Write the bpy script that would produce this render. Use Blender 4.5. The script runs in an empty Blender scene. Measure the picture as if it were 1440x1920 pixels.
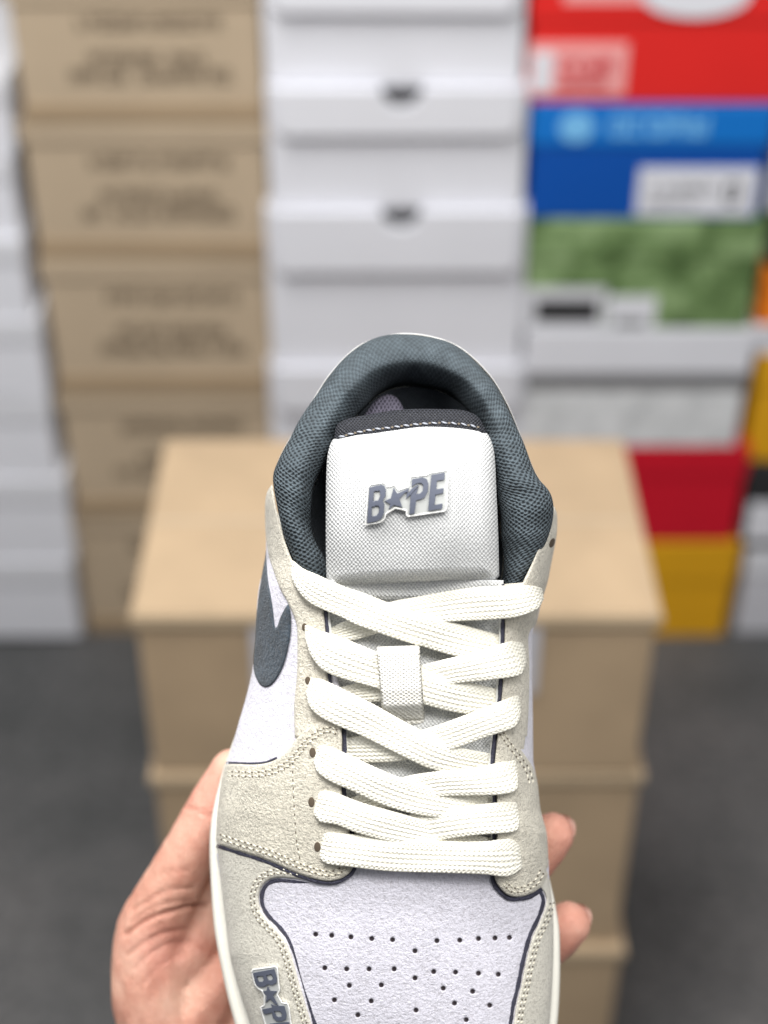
import bpy, bmesh, math, random
import numpy as np
from mathutils import Vector, Matrix
from mathutils.geometry import delaunay_2d_cdt
random.seed(7); rng = np.random.default_rng(7)
S = bpy.context.scene; C = S.collection
# ------------------------------------------------------------------ camera, world, lamps, exposure
F = 2850.0; PITCH = math.radians(37.0); CH = 1.554
cs, sn = math.cos(PITCH), math.sin(PITCH)
cd = bpy.data.cameras.new('camera'); cam = bpy.data.objects.new('camera', cd); C.objects.link(cam)
cam.location = (0, 0, CH); cam.rotation_euler = (math.radians(90) - PITCH, 0, 0)
cd.sensor_fit = 'VERTICAL'; cd.sensor_height = 24.0; cd.lens = 24.0 * F / 1920.0
cd.clip_start = 0.05; cd.clip_end = 60
cd.dof.use_dof = True; cd.dof.focus_distance = 0.472; cd.dof.aperture_fstop = 35.6/9.8
S.camera = cam
w = bpy.data.worlds.new('World'); S.world = w; w.use_nodes = True
w.node_tree.nodes['Background'].inputs[0].default_value = (0.93, 0.96, 1.0, 1)
w.node_tree.nodes['Background'].inputs[1].default_value = 0.23
def area(name, loc, target, sx, sy, e, col=(1, .985, .96)):
    l = bpy.data.lights.new(name, 'AREA'); l.shape = 'RECTANGLE'; l.size = sx; l.size_y = sy; l.energy = e; l.color = col
    o = bpy.data.objects.new(name, l); C.objects.link(o); o.location = loc
    o.rotation_euler = (Vector(target) - Vector(loc)).to_track_quat('-Z', 'Y').to_euler(); return o
area('unseen_overhead_lamp', (-0.35, 0.75, 2.75), (0, 0.8, 0), 1.1, 0.45, 40)
area('unseen_overhead_lamp', (0.12, 0.02, 2.45), (0, 0.4, 1.2), 0.6, 0.3, 13.5)  # added above the camera to brighten the shoe, no such lamp in view
area('unseen_overhead_lamp', (1.2, -0.2, 2.5), (0, 0.5, 1.2), 0.5, 1.0, 16)  # extra light added from the right to lift the shoe's right side
area('unseen_overhead_lamp', (-1.3, 0.2, 2.5), (0.1, 1.2, 0.9), 0.5, 1.0, 14)
S.view_settings.view_transform = 'Standard'; S.view_settings.look = 'None'
S.view_settings.exposure = 0.0; S.view_settings.gamma = 1; S.view_settings.use_curve_mapping = False
S.render.engine = 'CYCLES'; S.cycles.use_denoising = True
S.cycles.max_bounces = 6; S.cycles.sample_clamp_indirect = 4

# ------------------------------------------------------------------ helpers
def srgb(r, g, b):
    f = lambda c: (c/255/12.92 if c/255 <= .04045 else ((c/255+.055)/1.055)**2.4)
    return (f(r), f(g), f(b), 1)
class NT:
    def __init__(s, name):
        s.m = bpy.data.materials.new(name); s.m.use_nodes = True
        s.t = s.m.node_tree; s.b = s.t.nodes['Principled BSDF']
    def n(s, typ, **kw):
        o = s.t.nodes.new('ShaderNode' + typ)
        for k, v in kw.items(): setattr(o, k, v)
        return o
    def l(s, a, b): s.t.links.new(a, b)
    def coord(s, kind='Object'): return s.n('TexCoord').outputs[kind]
    def noise(s, co, scale, detail=3, rough=.6, stretch=None):
        if stretch:
            m = s.n('Mapping'); s.l(co, m.inputs[0]); m.inputs['Scale'].default_value = stretch; co = m.outputs[0]
        n = s.n('TexNoise'); s.l(co, n.inputs['Vector']); n.inputs['Scale'].default_value = scale
        n.inputs['Detail'].default_value = detail; n.inputs['Roughness'].default_value = rough
        return n.outputs[0]
    def math(s, op, a, b=None, c=None, clamp=False):
        n = s.n('Math', operation=op, use_clamp=clamp)
        for i, x in enumerate((a, b, c)):
            if x is None: continue
            if isinstance(x, (int, float)): n.inputs[i].default_value = x
            else: s.l(x, n.inputs[i])
        return n.outputs[0]
    def ramp(s, x, pts):
        r = s.n('ValToRGB'); s.l(x, r.inputs[0]); e = r.color_ramp.elements
        while len(e) < len(pts): e.new(.5)
        for i, (p, c) in enumerate(pts): e[i].position = p; e[i].color = c
        return r.outputs[0]
    def mix(s, f, a, b, mode='MIX'):
        m = s.n('Mix', data_type='RGBA', blend_type=mode)
        for k, x in ((0, f), (6, a), (7, b)):
            if isinstance(x, (int, float, tuple)): m.inputs[k].default_value = x
            else: s.l(x, m.inputs[k])
        return m.outputs[2]
    def bump(s, h, strength, dist, normal=None):
        b = s.n('Bump'); s.l(h, b.inputs['Height']); b.inputs['Strength'].default_value = strength
        b.inputs['Distance'].default_value = dist
        if normal is not None: s.l(normal, b.inputs['Normal'])
        return b.outputs[0]
    def fin(s, col=None, rough=.7, nrm=None, **kw):
        if col is not None:
            if isinstance(col, tuple): s.b.inputs['Base Color'].default_value = col
            else: s.l(col, s.b.inputs['Base Color'])
        s.b.inputs['Roughness'].default_value = rough
        if nrm is not None: s.l(nrm, s.b.inputs['Normal'])
        for k, v in kw.items(): s.b.inputs[k.replace('_', ' ')].default_value = v
        return s.m
def mult(c, k): return tuple(min(1, x*k) for x in c[:3]) + (1,)

def suede(name, c, grain=1400, bs=.9, blotch=.12, holes=False, speck=.85):
    t = NT(name); co = t.coord()
    n1 = t.noise(co, grain, 4, .7); n2 = t.noise(co, 130, 4, .6); n3 = t.noise(co, grain*.52, 4, .7)
    n4 = t.noise(co, grain*1.05, 3, .6, (1, .55, 1))
    a = t.ramp(n2, [(.35, mult(c, 1-blotch)), (.65, mult(c, 1+blotch*.6))])
    a = t.mix(.75, a, t.ramp(n3, [(.36, (.80, .79, .78, 1)), (.5, (1, 1, 1, 1)), (.66, (1.0, 1.0, 1.0, 1))]), 'MULTIPLY')
    a = t.mix(speck, a, t.ramp(n4, [(.34, (.60, .585, .57, 1)), (.47, (1, 1, 1, 1))]), 'MULTIPLY')
    h = t.math('ADD', t.math('MULTIPLY', n1, .5), t.math('MULTIPLY', n3, .9))
    nr = t.bump(h, min(1, bs), .0009*(1+.55*bs))
    if holes:
        at = t.n('Attribute'); at.attribute_name = 'hole'
        a = t.mix(at.outputs['Fac'], a, (.05, .035, .04, 1))
    return t.fin(a, .92, nr, Sheen_Weight=.25)
def weave(name, c_hi, c_lo, pu, pv, bs=1, dist=.0004, rough=.6, thr=(.3, .6), mott=.06, kind='dot'):
    # woven cloth: staggered thread bumps laid out on the cloth's own UV (in mm-like units)
    t = NT(name); uv = t.coord('UV'); sp = t.n('SeparateXYZ')
    wn = t.n('TexNoise'); t.l(uv, wn.inputs['Vector']); wn.inputs['Scale'].default_value = 90
    vm = t.n('VectorMath', operation='MULTIPLY_ADD'); t.l(wn.outputs['Color'], vm.inputs[0])
    vm.inputs[1].default_value = (pu*.0007, pv*.0007, 0); t.l(uv, vm.inputs[2]); t.l(vm.outputs[0], sp.inputs[0])
    cu = t.math('COSINE', t.math('MULTIPLY', sp.outputs[0], 2*math.pi*1000/pu))
    cv = t.math('COSINE', t.math('MULTIPLY', sp.outputs[1], 2*math.pi*1000/pv))
    h = t.math('MULTIPLY_ADD', t.math('MULTIPLY', cu, cv), .5, .5)
    if kind == 'fade':   # the knit lies tighter where the padding is stretched
        at = t.n('Attribute'); at.attribute_name = 'fade'; f = at.outputs['Fac']
        h = t.math('ADD', t.math('MULTIPLY', h, t.math('SUBTRACT', 1, f)), t.math('MULTIPLY', f, .33))
    n = t.noise(t.coord(), 220, 3); n2 = t.noise(t.coord(), 2600, 2)
    a = t.ramp(h, [(thr[0], c_lo), (thr[1], c_hi)])
    a = t.mix(1.0, a, t.ramp(n, [(.35, (1-mott, 1-mott, 1-mott, 1)), (.65, (1, 1, 1, 1))]), 'MULTIPLY')
    hh = t.math('ADD', h, t.math('MULTIPLY', n2, .35))
    return t.fin(a, rough, t.bump(hh, bs, dist))
def plain(name, c, rough=.6, bump=0, scale=300, mott=.05, **kw):
    t = NT(name); co = t.coord(); n = t.noise(co, scale, 4); n2 = t.noise(co, scale*.12, 3)
    a = t.mix(1.0, c, t.ramp(n2, [(.3, (1-mott, 1-mott, 1-mott, 1)), (.7, (1, 1, 1, 1))]), 'MULTIPLY')
    nr = t.bump(n, bump, .001) if bump else None
    return t.fin(a, rough, nr, **kw)

M = {}
M['beige'] = suede('beige_suede', srgb(224, 218, 202), 1500, .9)
M['stay'] = suede('eyestay_suede', srgb(220, 214, 199), 1500, .8)
M['mud'] = suede('mudguard_suede', srgb(216, 212, 200), 1700, .5, .07)
M['lav'] = suede('lavender_suede', srgb(224, 222, 233), 1400, .6, .06, holes=True, speck=.45)
M['swoosh'] = suede('slate_suede', srgb(58, 72, 85), 1300, 1.6, .35)
M['edge'] = plain('painted_edge', srgb(70, 70, 90), .5, 1, 1600, .4)
M['knit'] = weave('collar_knit', srgb(84, 95, 102), srgb(20, 27, 33), 8.6, 9.0, 1, .0008, .85, (.12, .5), .3, 'fade')
M['bind'] = weave('binding_mesh', srgb(54, 56, 64), srgb(8, 9, 13), 6.6, 6.6, 1, .0006, .6, (.2, .6))
M['liner'] = weave('dark_lining', srgb(62, 70, 78), srgb(22, 26, 31), 9, 9, .8, .0005, .85, (.2, .6), .2)
M['pmesh'] = weave('purple_mesh', srgb(94, 90, 105), srgb(48, 45, 58), 7.5, 12, .8, .0005, .8, (.2, .55))
M['tongue'] = weave('tongue_nylon', srgb(224, 225, 225), srgb(196, 197, 198), 7.4, 8.4, .9, .0003, .5, (.05, .55), .04)
M['loop'] = weave('loop_webbing', srgb(246, 244, 238), srgb(222, 219, 209), 10, 7, .9, .0003, .6, (.1, .6), .04)
M['lace'] = weave('lace_cotton', srgb(244, 241, 229), srgb(226, 222, 206), 9.0, 8, .7, .00028, .75, (.0, .6), .05)
M['thread'] = plain('sewing_thread', srgb(222, 217, 200), .6)
M['dthread'] = plain('grey_thread', srgb(172, 176, 186), .6)
M['sole'] = plain('rubber_sole', srgb(246, 243, 232), .45, .15, 900, .03)
M['white'] = plain('white_leather', srgb(235, 235, 232), .5, .3, 1200)
M['slate'] = plain('slate_rubber', srgb(92, 97, 112), .5, .05, 900, .05)
M['pale'] = plain('pale_rubber', srgb(192, 194, 192), .35, .05)
M['rim'] = plain('badge_rim_rubber', srgb(238, 238, 236), .35, .05)
M['hole'] = plain('needle_hole', srgb(112, 102, 88), .9)
M['dark'] = plain('eyelet_shadow', srgb(88, 76, 62), .9)

def tag(o, label=None, cat=None, group=None, kind=None):
    for k, v in (('label', label), ('category', cat), ('group', group), ('kind', kind)):
        if v: o[k] = v
    return o
def link(name, verts, faces, mat, parent=None, smooth=True, uvs=None, attr=None):
    me = bpy.data.meshes.new(name); me.from_pydata([tuple(map(float, v)) for v in verts], [], [tuple(map(int, f)) for f in faces]); me.update()
    if smooth: me.polygons.foreach_set('use_smooth', [True]*len(me.polygons))
    if uvs is not None:
        lay = me.uv_layers.new(name='UVMap'); idx = np.empty(len(me.loops), dtype=np.int32); me.loops.foreach_get('vertex_index', idx)
        lay.data.foreach_set('uv', np.asarray(uvs, dtype=np.float32)[idx].ravel())
    if attr is not None:
        a = me.attributes.new(attr[0], 'FLOAT', 'POINT'); a.data.foreach_set('value', np.asarray(attr[1], dtype=np.float32))
    o = bpy.data.objects.new(name, me); C.objects.link(o)
    if mat: me.materials.append(mat)
    if parent: o.parent = parent
    return o

# ------------------------------------------------------------------ the place behind: floor, wall
def link_box(name, x0, x1, y0, y1, z0, z1, mat, parent=None, bev=.0, org=None):
    ox, oy, oz = org or (0, 0, 0)
    bm = bmesh.new(); bmesh.ops.create_cube(bm, size=1)
    for v in bm.verts:
        v.co = ((x0+x1)/2 + v.co.x*(x1-x0) - ox, (y0+y1)/2 + v.co.y*(y1-y0) - oy, (z0+z1)/2 + v.co.z*(z1-z0) - oz)
    if bev: bmesh.ops.bevel(bm, geom=list(bm.edges), offset=bev, segments=2, affect='EDGES', profile=.6)
    me = bpy.data.meshes.new(name); bm.to_mesh(me); bm.free()
    o = bpy.data.objects.new(name, me); C.objects.link(o); me.materials.append(mat)
    if parent: o.parent = parent
    return o
def pxx(u, v, y): b = (960-v)/F; return (u-720)/F * y/(cs + b*sn)
def pxz(v, y): b = (960-v)/F; return CH - y*(sn - b*cs)/(cs + b*sn)

t = NT('dark_floor'); co = t.coord(); n = t.noise(co, 3.0, 5, .6); n2 = t.noise(co, 70, 5, .8)
a = t.ramp(n, [(.3, srgb(72, 74, 75)), (.5, srgb(94, 94, 95)), (.72, srgb(114, 112, 112))])
a = t.mix(.9, a, t.ramp(n2, [(.40, (.42, .42, .42, 1)), (.62, (1, 1, 1, 1))]), 'MULTIPLY')
fm = t.fin(a, .75, t.bump(n2, .4, .002))
tag(link_box('floor', -6, 6, -4, 6, -.1, 0, fm), kind='structure')
wm = plain('grey_wall', srgb(150, 146, 140), .9, .2, 60)
tag(link_box('wall', -6, 6, 2.75, 2.85, 0, 3.2, wm), kind='structure')

def card(name, c, mott=.08, rough=.75):
    t = NT(name); co = t.coord(); n = t.noise(co, 9, 4, .6); n2 = t.noise(co, 300, 2, .5, (1, 1, .15))
    a = t.mix(1.0, c, t.ramp(n, [(.3, (1-mott, 1-mott, 1-mott, 1)), (.7, (1, 1, 1, 1))]), 'MULTIPLY')
    return t.fin(a, rough, t.bump(n2, .2, .0006))
K = dict(kraft=card('kraft_card', srgb(188, 169, 144)), carton=card('carton_card', srgb(190, 165, 134), .2), carton2=card('carton_tape_edge', srgb(198, 176, 146), .1),
         band=card('kraft_lid', srgb(164, 142, 114)), ink=card('faded_ink', srgb(118, 104, 86)), white=card('white_card', srgb(228, 229, 236), .04, .55),
         off=card('offwhite_card', srgb(222, 223, 229), .05, .55), red=card('red_card', srgb(228, 38, 34), .06, .5), pink=card('pale_print', srgb(246, 170, 168), .05),
         blue=card('blue_card', srgb(0, 80, 172), .06, .45), lblue=card('light_blue_print', srgb(120, 190, 240), .05), sky=card('blue_lid', srgb(10, 116, 205), .05, .45),
         crim=card('crimson_card', srgb(206, 12, 40), .06, .5), yel=card('yellow_card', srgb(226, 166, 22), .06, .5), org=card('orange_card', srgb(244, 130, 20), .05),
         blk=card('black_card', srgb(40, 40, 42), .1), sil=card('silver_card', srgb(205, 205, 212), .08), grey=card('grey_print', srgb(120, 120, 122), .1))
t = NT('green_camo_card'); co = t.coord(); n = t.noise(co, 22, 3, .6)
K['camo'] = t.fin(t.ramp(n, [(.38, srgb(78, 104, 58)), (.5, srgb(112, 140, 88)), (.62, srgb(146, 172, 122))]), .6)
t = NT('marbled_card'); co = t.coord(); n = t.noise(co, 26, 5, .7)
K['marb'] = t.fin(t.ramp(n, [(.36, srgb(196, 198, 200)), (.5, srgb(220, 222, 224)), (.7, srgb(236, 237, 239))]), .6)

def glyphs(parent, y, x0, x1, z0, z1, mat, org, name='printed_text', n=None, gap=.18, k=0):
    """rows of printed strokes, each a thin slab of ink on the card"""
    r = random.Random(k); H = z1-z0; x = x0; V, Fc = [], []
    def slab(a, b, c, d):
        i = len(V); yy = y - .0006
        for (X, Y, Z) in ((a, yy, c), (b, yy, c), (b, yy, d), (a, yy, d), (a, y+.0002, c), (b, y+.0002, c), (b, y+.0002, d), (a, y+.0002, d)):
            V.append((X-org[0], Y-org[1], Z-org[2]))
        Fc.extend([(i, i+1, i+2, i+3), (i+5, i+4, i+7, i+6), (i, i+4, i+5, i+1), (i+3, i+2, i+6, i+7), (i, i+3, i+7, i+4), (i+1, i+5, i+6, i+2)])
    while x < x1 - H*.3:
        w = H*r.uniform(.55, .8)
        if r.random() < gap: x += w*.8; continue
        s = w*.26
        if x+w > x1: break
        slab(x, x+s, z0, z1)
        if r.random() < .6: slab(x+w-s, x+w, z0, z1)
        for zz in r.sample([z0, (z0+z1)/2 - s/2, z1-s], 2): slab(x+s, x+w-s*(r.random() < .5), zz, zz+s)
        x += w + s*.9
    if V: return link(name, V, Fc, mat, parent, smooth=False)

jr = random.Random(3)
def shoebox(name, u0, u1, vt, vb, y, depth, mbody, mlid, label, cat='shoebox', group=None, lid=.28, proud=.003, dx=0, band=None, flap=False, zt=None, zb=None):
    vm_ = (vt+vb)/2; x0, x1 = pxx(u0, vm_, y)+dx, pxx(u1, vm_, y)+dx
    z1 = pxz(vt, y) if zt is None else zt; z0 = pxz(vb, y) if zb is None else zb
    z0 = max(z0, 0.0005); z1 -= .0008
    org = ((x0+x1)/2, y+depth/2, z0)
    r = bpy.data.objects.new(name, None); C.objects.link(r); r.location = (org[0], org[1]+jr.uniform(-.004, .004), org[2]); r.rotation_euler = (0, 0, jr.uniform(-.014, .014))
    tag(r, label, cat, group)
    zl = z1 - (z1-z0)*lid
    if flap:
        link_box('body', x0, x1, y+proud, y+depth, z0, z1-.001, mbody, r, .002, org)
        # hinged front flap with rounded lower corners and a thumb notch
        fx0, fx1 = x0+.012, x1-.012; R = .016; P = []
        cxn = (fx0*.48+fx1*.52); nr = .025; nh = .024
        P += [(fx0, z1-.0012)]
        for a_ in range(7): q = math.pi + a_/6*math.pi/2; P.append((fx0+R+R*math.cos(q), zl+R+R*math.sin(q)))
        for a_ in range(7): q = 1.5*math.pi + a_/6*math.pi/2; P.append((fx1-R+R*math.cos(q), zl+R+R*math.sin(q)))
        P.append((fx1, z1-.0012))
        for a_ in range(11): q = a_/10*math.pi; P.append((cxn+nr*math.cos(q), z1-.0012-nh*math.sin(q)))
        n_ = len(P); V = [(p[0]-org[0], y-.002-org[1], p[1]-org[2]) for p in P] + [(p[0]-org[0], y+proud-.0005-org[1], p[1]-org[2]) for p in P]
        Fc = [tuple(range(n_)), tuple(range(2*n_-1, n_-1, -1))] + [(i, i+n_, (i+1) % n_+n_, (i+1) % n_) for i in range(n_)]
        link('front_flap', V, Fc, mlid, r, smooth=False)
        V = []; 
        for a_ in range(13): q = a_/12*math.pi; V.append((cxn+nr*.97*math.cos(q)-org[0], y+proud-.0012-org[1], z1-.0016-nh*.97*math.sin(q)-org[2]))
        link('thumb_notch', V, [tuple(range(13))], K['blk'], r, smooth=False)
    else:
        link_box('body', x0+proud, x1-proud, y+proud, y+depth-proud, z0, zl, mbody, r, .0015, org)
        link_box('lid', x0, x1, y, y+depth, zl+.0004, z1, mlid, r, .002, org)
    return r, org, x0, x1, z0, z1, y, zl
def sticker(b, fx0, fx1, fz0, fz1, mat, name='paper_label', dy=.0012, parent=None, off=0):
    r, org, x0, x1, z0, z1, y, zl = b
    yy = y + .003 if fz1 <= (zl-z0)/(z1-z0) + .02 else y
    return link_box(name, x0+(x1-x0)*fx0, x0+(x1-x0)*fx1, yy-dy-off, yy+.0001, z0+(z1-z0)*fz0, z0+(z1-z0)*fz1, mat, r, .0004, org)
def printed(b, fx0, fx1, fz0, fz1, mat, k, gap=.16, name='printed_text', off=0):
    r, org, x0, x1, z0, z1, y, zl = b
    yy = y + .003 if fz1 <= (zl-z0)/(z1-z0) + .02 else y
    W = x1-x0; Hh = z1-z0
    return glyphs(r, yy-.0002-off, x0+W*fx0, x0+W*fx1, z0+Hh*fz0, z0+Hh*fz1, mat, org, name, gap=gap, k=k)
Y0 = 1.75
ordn = ['bottom', 'second', 'third', 'fourth', 'fifth', 'sixth', 'seventh', 'eighth', 'ninth', 'tenth']
# far left: narrow white boxes
bl = [1196, 1050, 897, 745, 595, 445, 295, 150]
rt = [148, 133, 110, 84, 58, 38, 22]
for i in range(7):
    shoebox('shoe_box', rt[i]-330, rt[i]-4 + [0, 4, -3, 2, 0, -4, 3][i], bl[i+1], bl[i], Y0-.02, .3, K['white'], K['off'],
            f'white shoebox cut by the left photo edge, {ordn[i]} from the floor in its stack' if i else 'white shoebox cut by the left photo edge, resting on the dark floor', group='white shoeboxes at the left edge', lid=.3)
# brown stack
bb = [1192, 965, 738, 487, 232, -30, -290]
ex = [(146, 545), (119, 535), (86, 526), (52, 510), (20, 496), (-18, 484)]
for i in range(6):
    b = shoebox('shoe_box', ex[i][0], ex[i][1], bb[i+1], bb[i], Y0, .32, K['kraft'], K['kraft'],
            ['brown kraft shoebox standing on the floor at the foot of the brown stack', 'brown kraft shoebox second from the floor, behind the front carton pile',
             'brown kraft shoebox with dark print, partly hidden by the front carton corner', 'brown kraft shoebox with print, third below the top photo edge',
             'brown kraft shoebox with print, second below the top photo edge', 'brown kraft shoebox cut off by the top photo edge'][i], group='brown kraft shoeboxes', lid=.14, proud=.004)
    r, org, x0, x1, z0, z1, y, zl = b
    link_box('base_strip', x0+.003, x1-.003, y-.001, y+.003, z0+.001, z0+(z1-z0)*.13, K['band'], r, .0008, org)
    printed(b, .27, .84, .68, .775, K['ink'], 31+i, .05)
    printed(b, .30, .80, .435, .52, K['ink'], 51+i, .06)
    printed(b, .22, .88, .30, .395, K['ink'], 71+i, .06)
# white middle stack
bw = [1215, 1075, 900, 690, 395, 165, -62, -285]
for i in range(7):
    shoebox('shoe_box', 496+[14, 12, 8, 4, 2, -2, -4][i], 980+[-4, -3, 0, 2, 4, 8, 10][i], bw[i+1], bw[i], Y0-.03, .32, K['white'], K['white'],
            ['white flap-front shoebox at floor level, hidden behind the shoe', 'white flap-front shoebox second from the floor behind the sneaker collar', 'white flap-front shoebox directly behind the heel collar of the sneaker',
             'white flap-front shoebox just above the sneaker heel, under the lower thumb notch', 'white flap-front shoebox whose lid has the lower thumb notch',
             'white flap-front shoebox whose lid has the upper thumb notch', 'white flap-front shoebox above the upper notch, cut by the top photo edge'][i],
            group='white shoeboxes in the middle stack', lid=.37, flap=True, proud=.013)
# right stack
YR = Y0-.01
b = shoebox('shoe_box', 992, 1500, -50, 196, YR, .33, K['red'], K['red'], 'bright red shoebox with white-pink print on its lid and a pale label', group='shoeboxes of the coloured stack', lid=.36)
sticker(b, .0, .375, .06, .47, K['pink']); sticker(b, .02, .10, .08, .40, K['white'], 'label_patch', .002); printed(b, .12, .34, .24, .36, K['crim'], 15, .0, off=.0022); printed(b, .12, .31, .12, .2, K['crim'], 16, .0, off=.0022)
sticker(b, .12, .62, .78, .97, K['pink'], 'lid_print', .001)
V = [(.062*math.cos(q)+(b[2]+.60*(b[3]-b[2]))-b[1][0], b[6]-.003-b[1][1], .026*math.sin(q)+b[4]+.74*(b[5]-b[4])+.016-b[1][2]) for q in np.linspace(0, 2*math.pi, 33)[:-1]]
V2 = [(v[0], v[1]+.0035, v[2]) for v in V]
link('round_emblem', V+V2, [tuple(range(32))]+[(i, i+32, (i+1) % 32+32, (i+1) % 32) for i in range(32)], K['white'], b[0], smooth=False)
b = shoebox('shoe_box', 992, 1442, 198, 412, YR, .33, K['blue'], K['sky'], 'blue shoebox with light blue lid print and a white paper label', group='shoeboxes of the coloured stack', lid=.34)
sticker(b, .47, .97, .03, .46, K['white']); printed(b, .52, .80, .24, .32, K['grey'], 5, .15, off=.0012); printed(b, .52, .76, .12, .18, K['grey'], 6, .15, off=.0012); printed(b, .84, .93, .14, .34, K['blk'], 8, .0, off=.0012)
printed(b, .33, .74, .74, .92, K['lblue'], 9, .0, 'lid_print')
V = [(.021*math.cos(q)+(b[2]+.19*(b[3]-b[2]))-b[1][0], b[6]-.001-b[1][1], .019*math.sin(q)+b[4]+.82*(b[5]-b[4])-b[1][2]) for q in np.linspace(0, 2*math.pi, 25)[:-1]]
V2 = [(v[0], v[1]+.0012, v[2]) for v in V]
link('round_emblem', V+V2, [tuple(range(24))]+[(i, i+24, (i+1) % 24+24, (i+1) % 24) for i in range(24)], K['lblue'], b[0], smooth=False)
b = shoebox('shoe_box', 984, 1424, 414, 616, YR, .33, K['camo'], K['camo'], 'green camouflage shoebox with black and white end label', group='shoeboxes of the coloured stack', lid=.34)
sticker(b, .0, .36, .0, .38, K['off']); sticker(b, .06, .33, .06, .27, K['blk'], 'label_patch', .002); sticker(b, .37, .58, .01, .30, K['white']); sticker(b, .41, .54, .02, .08, K['grey'], 'label_patch', .002)
b = shoebox('shoe_box', 978, 1400, 618, 838, YR, .33, K['marb'], K['white'], 'white and grey marbled shoebox below the green camouflage one', group='shoeboxes of the coloured stack', lid=.36)
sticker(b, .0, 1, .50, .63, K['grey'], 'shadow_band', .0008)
b = shoebox('shoe_box', 985, 1392, 840, 1018, YR, .33, K['crim'], K['crim'], 'crimson shoebox low in the stack beside the front carton pile', group='shoeboxes of the coloured stack', lid=.3)
b = shoebox('shoe_box', 985, 1372, 1020, 1208, YR, .33, K['yel'], K['yel'], 'yellow shoebox on the floor under the crimson one', group='shoeboxes of the coloured stack', lid=.4)
# far right stack
for i, (ul, vt, vb, mb, ml, lb) in enumerate([(1452, -60, 180, 'blk', 'blk', 'black shoebox at the upper right, beyond the red one'), (1448, 182, 400, 'off', 'off', 'pale shoebox at the right edge beside the blue one'),
        (1440, 402, 505, 'blk', 'blk', 'dark flat shoebox at the right edge above the orange one'), (1416, 507, 612, 'org', 'org', 'orange shoebox at the right edge of the photo'),
        (1408, 614, 668, 'white', 'white', 'thin white box between the orange and mustard boxes'), (1400, 670, 868, 'yel', 'yel', 'mustard yellow shoebox at the right edge above the black one'),
        (1385, 870, 1030, 'blk', 'blk', 'black shoebox with a pale label at the right edge'), (1374, 1032, 1225, 'sil', 'off', 'silver grey shoebox on the floor at the right edge')]):
    b = shoebox('shoe_box', ul+8, ul+400, vt, vb, Y0+.0, .33, K[mb], K[ml], lb, group='shoeboxes at the right edge', lid=.3)
    if i == 6: sticker(b, .04, .3, .1, .55, K['white'])
# front pile of cartons
YF = 1.0
pz = [pxz(1148, YF), pxz(1452, YF), pxz(1778, YF), 0.0005]
lb = ['large plain cardboard carton on top of the front pile', 'plain cardboard carton second from the top of the front pile', 'plain cardboard carton at the bottom of the front pile']
for i in range(3):
    z1, z0 = pz[i], pz[i+1]; x0 = pxx(243, 1148, YF) + [0, -.003, -.009][i]; x1 = pxx(1243, 1148, YF) + [0, .005, .013][i]; yo = [0, .003, .001][i]
    dp = .268; org = ((x0+x1)/2, YF+dp/2, z0)
    r = bpy.data.objects.new('carton', None); C.objects.link(r); r.location = org; tag(r, lb[i], 'carton', 'cardboard cartons in the front pile')
    r.rotation_euler = (0, 0, [0, .008, -.006][i])
    link_box('body', x0+.003, x1-.003, YF+yo+.003, YF+dp-.003, z0, z1-.02, K['carton'], r, .003, org)
    link_box('lid', x0, x1, YF+yo, YF+dp, z1-.0196, z1-.0008, K['carton'], r, .003, org)
    link_box('lid_rim', x0-.001, x1+.001, YF+yo-.0015, YF+yo+.002, z1-.016, z1-.004, K['carton2'], r, .001, org)
    if i == 0:
        link_box('lid_seam', x0+.006, x1-.006, YF+.128, YF+.134, z1-.0009, z1-.0001, K['kraft'], r, .0002, org)
        link_box('paper_label', pxx(468, 1165, YF), pxx(1016, 1165, YF), YF-.0002, YF+.0031, pxz(1300, YF), pxz(1163, YF), K['sil'], r, .0004, org)

# ------------------------------------------------------------------ the sneaker
def P(u, v, d): return np.stack([(np.asarray(u)-720)/F*d, (960-np.asarray(v))/F*d, -np.asarray(d)*np.ones_like(u, dtype=float)], -1)
BASE = np.array(P(760., 1300., .535))
CM = Matrix.Translation((0, 0, CH)) @ Matrix.Rotation(math.radians(90)-PITCH, 4, 'X')
shoe = bpy.data.objects.new('sneaker', None); C.objects.link(shoe)
shoe.matrix_world = CM @ Matrix.Translation(Vector(BASE))
tag(shoe, 'low white and beige suede sneaker with slate collar held up in a hand', 'sneaker')
def PL(u, v, d):
    u = np.asarray(u, float); v = np.asarray(v, float); d = np.asarray(d, float)*np.ones_like(u)
    return np.stack([(u-720)/F*d, (960-v)/F*d, -d], -1) - BASE

def I_(x, t): a = np.array(t, float); return np.interp(x, a[:, 0], a[:, 1])
UL = [(600, 520), (880, 510), (905, 500), (940, 496), (1000, 498), (1050, 497), (1100, 485), (1150, 480), (1200, 477), (1250, 473), (1285, 466), (1320, 457), (1350, 448), (1400, 434), (1432, 424), (1458, 417), (1519, 408), (1580, 405), (1645, 413), (1718, 422), (1790, 431), (1858, 449), (1913, 467), (1990, 492), (2060, 530), (2120, 575), (2180, 650), (2225, 740), (2236, 772)]
UR = [(600, 1000), (900, 1012), (930, 1038), (960, 1044), (1000, 1045), (1040, 1037), (1060, 1033), (1090, 1027), (1130, 1015), (1160, 1008), (1175, 1001), (1200, 998), (1300, 999), (1400, 1000), (1432, 1001), (1465, 1008), (1519, 1014), (1562, 1025), (1624, 1029), (1649, 1030), (1700, 1036), (1761, 1038), (1833, 1036), (1920, 1030), (1990, 1018), (2060, 990), (2120, 945), (2180, 880), (2225, 800), (2236, 776)]
DT = [(600, .470), (1100, .4685), (1300, .468), (1500, .469), (1640, .4725), (1700, .475), (1800, .477), (1920, .481), (2050, .488), (2150, .495), (2236, .503)]
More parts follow.
